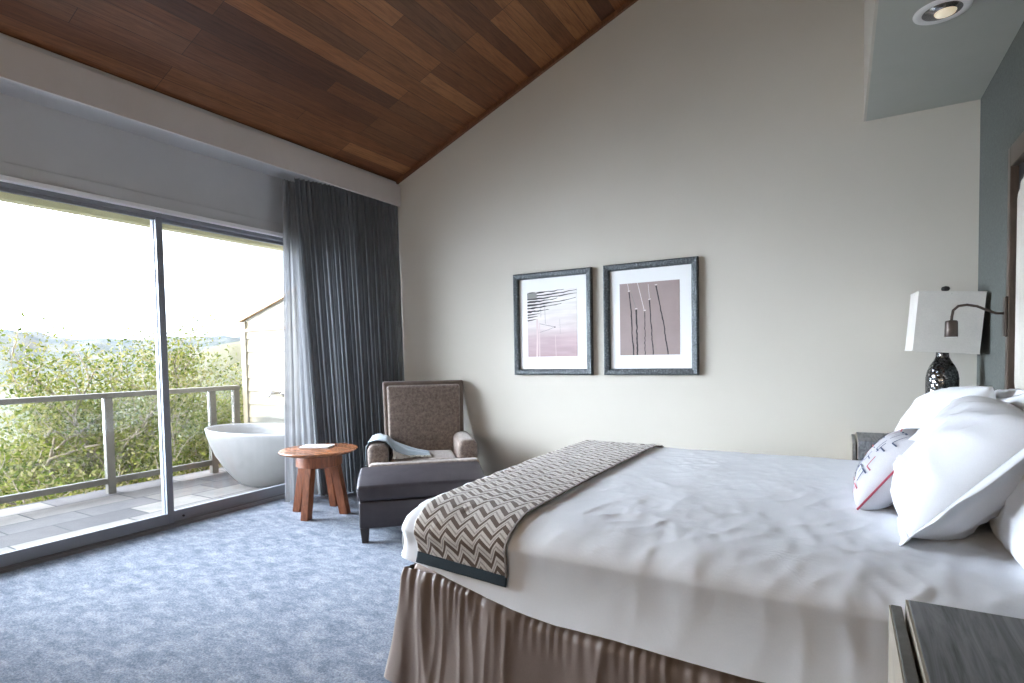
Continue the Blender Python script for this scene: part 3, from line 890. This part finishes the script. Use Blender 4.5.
# patterned accent cushion
CW, CH, CT = .46, .32, .17
bm = bmesh.new(); ptsp = []
for k in range(121):
    a = 4 * k / 120; sd = int(a) % 4; f = 2 * (a - int(a)) - 1
    u, v = [(f, -1), (1, f), (-f, 1), (-1, -f)][sd]
    p = pillow_surf(u, v, CW, CH, CT, 1, .09, 21, 0); p.z = 0; ptsp.append(p)
tube(bm, ptsp, .0034, 7, False); pipe_bm = bm
def stitches(lines, wd, side):
    bm = bmesh.new()
    for (u0, v0), (u1, v1) in lines:
        n_ = 10; L = []
        d_ = Vector(((u1 - u0) * CW, (v1 - v0) * CH)).normalized(); nx_, ny_ = -d_.y / CW * wd * 2, d_.x / CH * wd * 2
        for i in range(n_ + 1):
            t = i / n_; u, v = u0 + (u1 - u0) * t, v0 + (v1 - v0) * t
            a = pillow_surf(u + nx_, v + ny_, CW, CH, CT, side, .09, 21, .5); b = pillow_surf(u - nx_, v - ny_, CW, CH, CT, side, .09, 21, .5)
            a.z += .0045 * side; b.z += .0045 * side; L.append((bm.verts.new(a), bm.verts.new(b)))
        for (a, b), (c, e) in zip(L, L[1:]): bm.faces.new((a, b, e, c))
    return bm
rnd = random.Random(11); LN = []; LR = []
for i in range(8):
    for j in range(5):
        u, v = -.82 + i * .225 + rnd.uniform(-.03, .03), -.75 + j * .36 + rnd.uniform(-.05, .05)
        k = rnd.choice('TLHF'); s = .09; h = .14
        seg = {'T': [((u - s, v + h), (u + s, v + h)), ((u, v + h), (u, v - h))], 'L': [((u, v + h), (u, v - h)), ((u, v - h), (u + s * 1.4, v - h))],
               'H': [((u - s, v), (u + s, v)), ((u - s, v - h), (u - s, v + h))], 'F': [((u - s, v + h), (u - s, v - h)), ((u - s, v + h), (u + s, v + h)), ((u + s, v + h), (u + s, v))]}[k]
        (LR if rnd.random() < .15 else LN).extend([s_ for s_ in seg if all(abs(c) < .93 for p in s_ for c in p)])
cu = pillow('accent_cushion', CW, CH, CT, ['linen', 'ink', 'inkred'], 21, .09, 0, wk=.5, extra=[(stitches(LN, .0026, 1), 1), (stitches(LR, .0026, 1), 2), (stitches(LN, .0026, -1), 1)])
obj('piping', pipe_bm, 'redpipe', cu, True)
place(cu, (.160, 2.385, .782), 36, -8, 2)
tag(cu, 'small pale cushion with navy and red linear embroidery and red piping', 'cushion')

# ------------------------------------------------------------------ headboard
hb = empty('headboard', (XR, 2.44, .3)); tag(hb, 'tall bronze framed headboard with cream channelled upholstery on the right wall', 'headboard')
HY0, HY1, HZ1 = 1.70, 3.12, 2.03
fr = bmesh.new()
box(fr, .598, XR, HY1 - .042, HY1, .25, HZ1, bev=.003); box(fr, .598, XR, HY0, HY0 + .042, .25, HZ1, bev=.003)
box(fr, .598, XR, HY0 + .042, HY1 - .042, HZ1 - .085, HZ1, bev=.003)
kid(obj('frame', fr, 'hb_frame'), hb)
kid(obj('backing', nb(.625, XR - .001, HY0 + .042, HY1 - .042, .25, HZ1 - .085), 'black'), hb)
PY0, PY1, PZ0, PZ1, RC = HY0 + .085, HY1 - .085, .95, HZ1 - .13, .16
def panel_fn(u, v):
    y = PY0 + (PY1 - PY0) * u; ed = min(y - PY0, PY1 - y)
    c = 0
    if ed < RC: c = RC - math.sqrt(max(0, RC * RC - (RC - ed) ** 2))
    z = PZ0 + c + (PZ1 - PZ0 - 2 * c) * v
    chn = abs(math.sin(PI * (y - PY0) / .048)) ** .6
    e = min(1, ed / .03) ** .5 * min(1, min(v, 1 - v) / .03) ** .5
    return (.624 - .012 * e - .006 * chn * e, y, z)
bm = bmesh.new(); grid(bm, 240, 40, panel_fn)
kid(obj('upholstered_panel', bm, 'panel', None, True), hb)
# piping outline around panel
# reading sconce
sc = empty('reading_sconce', (.598, 3.10, 1.343)); tag(sc, 'bronze gooseneck reading light mounted on the headboard frame', 'reading light')
obj('wall_plate', nb(-.010, 0, -.022, .022, -.10, .07, bev=.004), 'bronze', sc)
obj('arm', tube(bmesh.new(), [(-.008, 0, 0), (-.035, -.003, .001), (-.07, -.01, .018), (-.10, -.015, .034), (-.135, -.02, .042), (-.165, -.025, .038), (-.183, -.028, .020), (-.188, -.03, -.01), (-.189, -.03, -.03)], .0055, 12), 'bronze', sc, True)
hd = obj('head', lathe(bmesh.new(), [(.008, -.022), (.020, -.024), (.023, -.030), (.024, -.092), (.023, -.094)], 28, c=(-.189, -.03, 0)), 'bronze', sc, True)
obj('diffuser', lathe(bmesh.new(), [(.020, -.0945), (.0195, -.0965), (.002, -.0965)], 24, c=(-.189, -.03, 0)), 'trimwhite', hd, True)

# ------------------------------------------------------------------ nightstands
def nightstand(x0, x1, y0, y1, z1, label):
    root = empty('nightstand', (x0, y0, 0)); tag(root, label, 'nightstand', 'grey oak nightstands beside the bed')
    def k(nm, bm, m, par=root):
        o = obj(nm, bm, m, par)
        if par is root: o.matrix_parent_inverse = Matrix.Translation(root.location).inverted()
        return o
    k('top', nb(x0, x1, y0, y1, z1 - .105, z1, bev=.002), 'greywood')
    k('top_edge', nb(x0 - .0035, x0 + .0005, y0 + .001, y1 - .001, z1 - .10, z1 - .0008), 'ns_edge')
    dw = k('drawer', nb(x0 - .026, x0 - .009, y0 + .001, y1 - .001, z1 - .20, z1 - .014, bev=.002), 'greyside')
    o = k('drawer_edge', nb(x0 - .0285, x0 - .026, y0 + .002, y1 - .002, z1 - .198, z1 - .016), 'ns_edge', dw); 
    k('groove', nb(x0 - .013, x0 + .03, y0 + .012, y1 - .012, z1 - .20, z1 - .10), 'ns_dark')
    bd = bmesh.new()
    box(bd, x0 + .02, x1, y0 + .006, y1 - .006, .06, z1 - .105)
    k('body', bd, 'trimwood')
    kd = k('lower_drawer', nb(x0 - .026, x0 + .02, y0 + .004, y1 - .004, .09, z1 - .215, bev=.002), 'greyside')
    k('plinth', nb(x0 + .05, x1 - .03, y0 + .03, y1 - .03, 0, .06), 'black')
    return root
nightstand(.105, XR - .005, .72, 1.225, .745, 'grey oak nightstand in the near right foreground')
nightstand(.078, XR - .005, 3.56, YB - .01, .706, 'grey oak nightstand in the far corner, carrying the lamp')

# ------------------------------------------------------------------ table lamp
lx, ly, lz = .462, 3.74, .7065
lp = empty('table_lamp', (lx, ly, lz)); tag(lp, 'table lamp with mercury glass bottle base and square linen shade', 'table lamp')
obj('base', lathe(bmesh.new(), [(.060, 0), (.066, .006), (.069, .03), (.073, .22), (.073, .335), (.067, .370), (.054, .402), (.038, .428), (.029, .448), (.028, .478), (.031, .482), (.028, .486)], 48), 'mercury', lp, True)
obj('stem', tube(bmesh.new(), [(0, 0, .42), (0, 0, .80)], .006, 10), 'bronze', lp, True)
bm = bmesh.new(); hw, hd_ = .139, .125; z0, z1 = .473, .783
rings = []
for (a, b, z) in ((hw, hd_, z0), (hw, hd_, z1), (hw - .004, hd_ - .004, z1), (hw - .004, hd_ - .004, z0)):
    rings.append([bm.verts.new((sx * a, sy * b, z)) for sx, sy in ((-1, -1), (1, -1), (1, 1), (-1, 1))])
for A_, B_ in zip(rings, rings[1:] + rings[:1]):
    for k in range(4): bm.faces.new((A_[k], A_[(k + 1) % 4], B_[(k + 1) % 4], B_[k]))
sd = obj('lamp_shade', bm, 'shade', lp)
sd.matrix_local = Matrix.Translation((0, 0, .6)) @ Matrix.Rotation(R(4.5), 4, 'Y') @ Matrix.Rotation(R(3), 4, 'Z') @ Matrix.Translation((0, 0, -.6))
for e in (.473, .783):
    bm = bmesh.new()
    for pts in ([(-hw, -hd_, e), (hw, -hd_, e)], [(-hw, hd_, e), (hw, hd_, e)], [(-hw, -hd_, e), (-hw, hd_, e)], [(hw, -hd_, e), (hw, hd_, e)]): tube(bm, pts, .003, 6)
    obj('shade_trim', bm, 'shade', sd)
bm = bmesh.new(); tube(bm, [(-hw, 0, .773), (hw, 0, .773)], .0025, 6); tube(bm, [(0, -hd_, .773), (0, hd_, .773)], .0025, 6); obj('spider', bm, 'bronze', sd)
obj('finial', lathe(bmesh.new(), [(.006, .793), (.016, .800), (.020, .808), (.016, .818), (.004, .822)], 20, c=(.01, 0, 0)), 'black', lp, True)

# ------------------------------------------------------------------ balcony
struct(obj('floor_deck', nb(-6.30, XL - .14, -1.6, 4.05, -.17, -.05), 'slate'))
# privacy wall (far end) with lapped siding, facing the camera
pw = empty('wall_balcony', (-5.1, 4.0, 0)); struct(pw)
def rk(x): return 1.67 + .287 * (x + 5.95)
bm = extrude_poly([(-5.97, -.17), (XL - .1, -.17), (XL - .1, rk(XL)), (-5.97, rk(-5.97))], 'y', 4.03, 4.16)
kid(obj('wall_core', bm, 'siding'), pw)
bm = bmesh.new(); z = -.05
while z < 1.56:
    x0, x1 = -5.90, XL - .13
    vs = [bm.verts.new(p) for p in ((x0, 4.012, z), (x1, 4.012, z), (x1, 4.026, z + .148), (x0, 4.026, z + .148), (x0, 4.032, z), (x1, 4.032, z), (x1, 4.032, z + .148), (x0, 4.032, z + .148))]
    zz = min(z + .148, 1.56)
    for f in ((0, 1, 2, 3), (4, 7, 6, 5), (0, 4, 5, 1), (3, 2, 6, 7), (0, 3, 7, 4), (1, 5, 6, 2)): bm.faces.new([vs[i] for i in f])
    z += .15
kid(obj('siding_boards', bm, 'siding'), pw)
bm = bmesh.new(); box(bm, -5.98, -5.90, 3.995, 4.17, -.17, rk(-6.0) - .01, bev=.004)
kid(obj('corner_board', bm, 'siding'), pw)
bm = nb(-5.90, XL - .13, 4.000, 4.03, 1.535, 1.565); kid(obj('trim_board', bm, 'sidingtrim'), pw)
bm = extrude_poly([(-6.0, rk(-6.0) - .01), (XL - .14, rk(XL - .14) - .01), (XL - .14, rk(XL - .14) + .022), (-6.0, rk(-6.0) + .022)], 'y', 3.985, 4.2)
kid(obj('roof_edge', bm, 'sidingtrim'), pw)
# wall-mounted tub tap
tp = empty('tub_tap', (-5.33, 4.012, .82)); tag(tp, 'chrome wall-mounted tap above the outdoor bathtub', 'tap')
obj('spout', tube(bmesh.new(), [(0, 0, .02), (0, -.06, .025), (0, -.13, .015), (0, -.15, -.02)], .014, 12), 'chrome', tp, True)
for x in (-.11, .11):
    bm = bmesh.new(); tube(bm, [(x, 0, .02), (x, -.05, .02)], .022, 14)
    tube(bm, [(x - .045, -.05, .02), (x + .045, -.05, .02)], .007, 8); tube(bm, [(x, -.05, -.025), (x, -.05, .065)], .007, 8)
    obj('handle', bm, 'chrome', tp, True)
# tub
tc = (-5.06, 3.56, -.05)
tub = empty('bathtub', tc); tag(tub, 'freestanding pale stone oval bathtub on the balcony', 'bathtub')
out = [(.36, 0), (.39, .010), (.48, .045), (.67, .16), (.83, .29), (.93, .42), (.985, .51), (1.0, .545), (1.0, .558), (.985, .566), (.955, .566), (.935, .555), (.90, .49), (.80, .33), (.66, .18), (.45, .10), (.05, .085)]
bm = lathe(bmesh.new(), [(r, z) for r, z in out], 72, .73, .38)
obj('basin', bm, 'tub', tub, True)
# railing
rl = empty('balcony_railing', (-6.12, 2, 0)); tag(rl, 'beige painted balcony railing with glass infill at the deck edge', 'railing')
kid(obj('top_rail', nb(-6.105, -6.015, -1.5, 3.99, .868, .917, bev=.006), 'rail'), rl)
kid(obj('bottom_rail', nb(-6.085, -6.035, -1.5, 3.99, .045, .10, bev=.004), 'rail'), rl)
for y in (-.55, .50, 1.55, 2.64, 3.67, 3.955):
    kid(obj('post', nb(-6.09, -6.03, y - .035, y + .035, -.05, .868, bev=.004), 'rail'), rl)
for a, b in ((-.55, .5), (.5, 1.55), (1.55, 2.64), (2.64, 3.67), (3.67, 3.955)):
    kid(obj('glass_panel', nb(-6.063, -6.057, a + .04, b - .04, .10, .868), 'glass'), rl)
# eave beam + roof overhang outside
struct(obj('ceiling_eave', nb(-4.66, XL - .14, YF, 4.2, 2.40, 2.46), 'beam'))
struct(obj('trim_6', nb(-4.66, -4.58, YF, 4.2, 2.25, 2.40, bev=.004), 'beam'))
# neighbouring wing at the near end of the balcony: it shades the deck
struct(obj('wall_wing', extrude_poly([(-6.35, -.17), (XL - .14, -.17), (XL - .14, 4.25), (-6.35, 3.47)], 'y', -1.75, -1.6), 'siding'))

# ------------------------------------------------------------------ trees
def tree(name, base, h, crad, nl, label, seed, mat='leaf', group='trees beyond the balcony', lsz=.026, nbr=16, low=.30):
    rnd = random.Random(seed)
    root = empty(name, base); tag(root, label, 'tree', group)
    tr_ = bmesh.new(); tips = []
    def limb(p, d_, L, r, lev):
        pts = [p]; q = p.copy(); dd = d_.copy(); n_ = 6
        for i in range(n_):
            dd = (dd + Vector((rnd.gauss(0, .16), rnd.gauss(0, .16), rnd.gauss(0, .10) + .04))).normalized()
            q = q + dd * L / n_; pts.append(q.copy())
            if lev > 0: tips.append((q.copy(), lev))
        tube(tr_, pts, [r * (1 - .7 * i / n_) for i in range(n_ + 1)], 6)
        if lev < 3:
            for k in range(nbr // 3 if lev == 0 else 4):
                s = rnd.randint(2, n_); a = rnd.uniform(0, 2 * PI); el = rnd.uniform(.1, .9)
                nd = (dd * .5 + Vector((math.cos(a) * math.cos(el), math.sin(a) * math.cos(el), math.sin(el)))).normalized()
                limb(pts[s], nd, L * rnd.uniform(.5, .72), r * .45, lev + 1)
    for k in range(3):
        a = 2 * PI * k / 3 + rnd.uniform(-.4, .4)
        limb(Vector((0, 0, 0)), Vector((math.cos(a) * .35, math.sin(a) * .35, 1)).normalized(), h * .55, .09, 0)
    obj('trunk', tr_, 'bark', root, True)
    lf = bmesh.new()
    # clump centres: branch tips inside the crown plus crown shell
    cl = [t for t, l in tips if t.z > h * low]
    for i in range(150):
        a = rnd.uniform(0, 2 * PI); zz = rnd.uniform(low, 1.0); 
        rr = crad * math.sqrt(max(0, 1 - ((zz - .55) / .52) ** 2)) * rnd.uniform(.55, 1.0)
        cl.append(Vector((math.cos(a) * rr, math.sin(a) * rr, h * zz * .97)))
    for i in range(nl):
        c = rnd.choice(cl); p = c + Vector((rnd.gauss(0, .16), rnd.gauss(0, .16), rnd.gauss(0, .13)))
        s = lsz * rnd.uniform(.6, 1.4)
        n_ = Vector((rnd.gauss(0, 1), rnd.gauss(0, 1), rnd.gauss(.6, 1))).normalized()
        t = n_.orthogonal().normalized(); b_ = n_.cross(t); ang = rnd.uniform(0, PI); t, b_ = t * math.cos(ang) + b_ * math.sin(ang), b_ * math.cos(ang) - t * math.sin(ang)
        vs = [lf.verts.new(p + t * s), lf.verts.new(p + b_ * s * .45 + n_ * s * .1), lf.verts.new(p - t * s), lf.verts.new(p - b_ * s * .45 + n_ * s * .1)]
        lf.faces.new(vs)
    me = bpy.data.meshes.new('foliage'); lf.to_mesh(me); lf.free(); me.materials.append(M[mat])
    o = bpy.data.objects.new('foliage', me); COL.objects.link(o); o.parent = root
    return root
def polar(az, dist, z): return (-math.sin(R(az)) * dist, math.cos(R(az)) * dist, z)
tree('leafy_tree', polar(63.8, 9.4, -2.65), 4.15, 1.5, 30000, 'tall yellow-green tree directly behind the sliding door post', 3)
tree('leafy_tree', polar(69.3, 9.4, -2.9), 3.95, 1.4, 26000, 'yellow-green tree left of the tallest one, behind the railing', 4)
tree('leafy_tree', polar(75.5, 9.4, -3.3), 3.6, 1.4, 20000, 'lower yellow-green tree at the left edge of the door view', 6)
tree('leafy_tree', polar(59.8, 10.6, -2.95), 3.85, 1.1, 20000, 'tree with drooping branches right of the door post, before the hill', 8)
tree('leafy_tree', polar(55.3, 12.8, -3.4), 3.7, 1.5, 15000, 'bushy tree behind the bathtub and railing corner', 9)
tree('green_bush', polar(57.2, 19, -4.9), 4.55, 1.5, 7000, 'round bright green bush below the hillside', 12, 'leaf2', None, .08, 12, .1)
# lower shrubs fill the slope just under the deck edge
for i, (az, dist, zz, hh) in enumerate(((58, 9.6, -2.7, 2.3), (62.5, 7.7, -2.6, 2.35), (67, 7.6, -2.6, 2.3), (71.5, 7.5, -2.6, 2.4), (76.5, 7.5, -2.6, 2.5))):
    tree('slope_shrub', polar(az, dist, zz), hh, .9, 9000, 'loose yellow-green shrub on the slope just below the balcony railing', 20 + i, 'leaf', 'shrubs on the slope below the balcony', .034, 12, .15)

# terrain: polar height field seen beyond the balcony
def terr(az, r):
    e = R(az)
    base = -2.6 - 1.2 * min(1, (r - 6) / 8) if r < 14 else -3.8
    if r < 30: h = base - .16 * max(0, r - 14)
    else: h = -6.4 - .02 * (r - 30)
    # near-middle hill on the right side of the view
    g = math.exp(-((r - 170) / 55) ** 2); amp = 9.5 * (1 / (1 + math.exp((az - 61.5) / 2.0))) * (1 + .10 * N(az * .25, 1, 0)) + 2
    h = max(h, -9.5) + g * (amp + 5 - .22 * (az - 56))
    if r > 230:
        g2 = max(0, min(1, (r - 260) / 480)); h = h + g2 * g2 * (3 - 2 * g2) * (27 + 8 * (1 if az > 68 else 0) * min(1, (az - 68) / 4) + 7 * N(az * .22, r * .004, 2) + 3.0 * N(az * .8, r * .01, 5) + 9)
    return h + (.6 * N(az * .9, r * .05, 0) if r > 20 else 0)
bm = bmesh.new()
rs = [6.4, 7, 8, 9, 10, 12, 14, 17, 20, 25, 30, 40, 55, 70, 90] + [105 + 8 * i for i in range(20)] + [270 + 25 * i for i in range(24)]
azs = [40 + .5 * i for i in range(140)]
V_ = [[bm.verts.new(polar(a, r, terr(a, r))) for r in rs] for a in azs]
for i in range(len(azs) - 1):
    for j in range(len(rs) - 1): bm.faces.new((V_[i][j], V_[i + 1][j], V_[i + 1][j + 1], V_[i][j + 1]))
struct(obj('ground', bm, 'hill', None, True))

# ------------------------------------------------------------------ light
w = bpy.data.worlds.new('sky'); scn.world = w; w.use_nodes = True
n, l = w.node_tree.nodes, w.node_tree.links
bg = n['Background']
tc_ = n.new('ShaderNodeTexCoord'); sep = n.new('ShaderNodeSeparateXYZ'); l.new(tc_.outputs['Generated'], sep.inputs[0])
def wm(op, a, b=None, c=None):
    x = n.new('ShaderNodeMath'); x.operation = op
    for i, v in enumerate((a, b, c)):
        if v is None: continue
        if isinstance(v, (int, float)): x.inputs[i].default_value = v
        else: l.new(v, x.inputs[i])
    return x.outputs[0]
# sky lobe added outside the glass door to light the room, plus zenith gain
LB = Vector((-.88, -.33, .26)).normalized()
dt = n.new('ShaderNodeVectorMath'); dt.operation = 'DOT_PRODUCT'; dt.inputs[1].default_value = LB; l.new(tc_.outputs['Generated'], dt.inputs[0])
lobe = wm('POWER', wm('MAXIMUM', dt.outputs['Value'], 0), 7.0)
zen = wm('POWER', wm('MAXIMUM', wm('SUBTRACT', sep.outputs[2], .30), 0), 1.0)
stren = wm('ADD', wm('ADD', 1.0, wm('MULTIPLY', lobe, 50.0)), wm('MULTIPLY', zen, 3.0))
cl = n.new('ShaderNodeTexNoise'); cl.inputs['Scale'].default_value = 2.2; cl.inputs['Detail'].default_value = 6
mpn = n.new('ShaderNodeMapping'); mpn.inputs['Scale'].default_value = (1, 1, 3.5); l.new(tc_.outputs['Generated'], mpn.inputs[0]); l.new(mpn.outputs[0], cl.inputs['Vector'])
rp = n.new('ShaderNodeValToRGB'); rp.color_ramp.elements[0].position = .38; rp.color_ramp.elements[0].color = (.77, .84, 1.0, 1); rp.color_ramp.elements[1].position = .66; rp.color_ramp.elements[1].color = (.85, .90, 1.0, 1)
l.new(cl.outputs['Fac'], rp.inputs[0]); l.new(rp.outputs[0], bg.inputs['Color']); l.new(stren, bg.inputs['Strength'])

def sun(name, d, strength, ang, col):
    L = bpy.data.lights.new(name, 'SUN'); L.energy = strength; L.angle = R(ang); L.color = col
    o = bpy.data.objects.new(name, L); COL.objects.link(o); o.rotation_euler = Vector(d).to_track_quat('-Z', 'Y').to_euler(); return o
sun('sun', (-.03, math.cos(R(30)), -math.sin(R(30))), 9.0, .8, (1, .93, .80))

def warm_fill(name, loc, e, rad, col):
    L = bpy.data.lights.new(name, 'POINT'); L.energy = e; L.shadow_soft_size = rad; L.color = col
    o = bpy.data.objects.new(name, L); COL.objects.link(o); o.location = loc
warm_fill('rear_fill', (-1.3, -1.9, 1.75), 34, .16, (1, .80, .60))  # warm fill added behind the camera, no lamp stands there
warm_fill('rear_fill_left', (-3.2, -2.0, 1.5), 12, .14, (1, .82, .62))  # weaker warm fill added further left, also without a fixture

# ------------------------------------------------------------------ camera
yaw, pitch, roll = .5326, -.0383, -.0179
F_ = Vector((-math.sin(yaw) * math.cos(pitch), math.cos(yaw) * math.cos(pitch), math.sin(pitch)))
r0 = Vector((math.cos(yaw), math.sin(yaw), 0)); u0 = r0.cross(F_)
rr = r0 * math.cos(roll) + u0 * math.sin(roll); uu = -r0 * math.sin(roll) + u0 * math.cos(roll)
cam = bpy.data.cameras.new('camera'); co = bpy.data.objects.new('camera', cam); COL.objects.link(co)
mw = Matrix((rr, uu, -F_)).transposed().to_4x4(); mw.translation = (0, 0, 1.2); co.matrix_world = mw
cam.sensor_width = 36; cam.lens = 560.04 / 1024 * 36; cam.shift_y = 35.94 / 1024; cam.clip_start = .03; cam.clip_end = 3000
scn.camera = co
vs_ = scn.view_settings; vs_.view_transform = 'Standard'; vs_.look = 'None'; vs_.gamma = 1; vs_.use_curve_mapping = False; vs_.exposure = .62
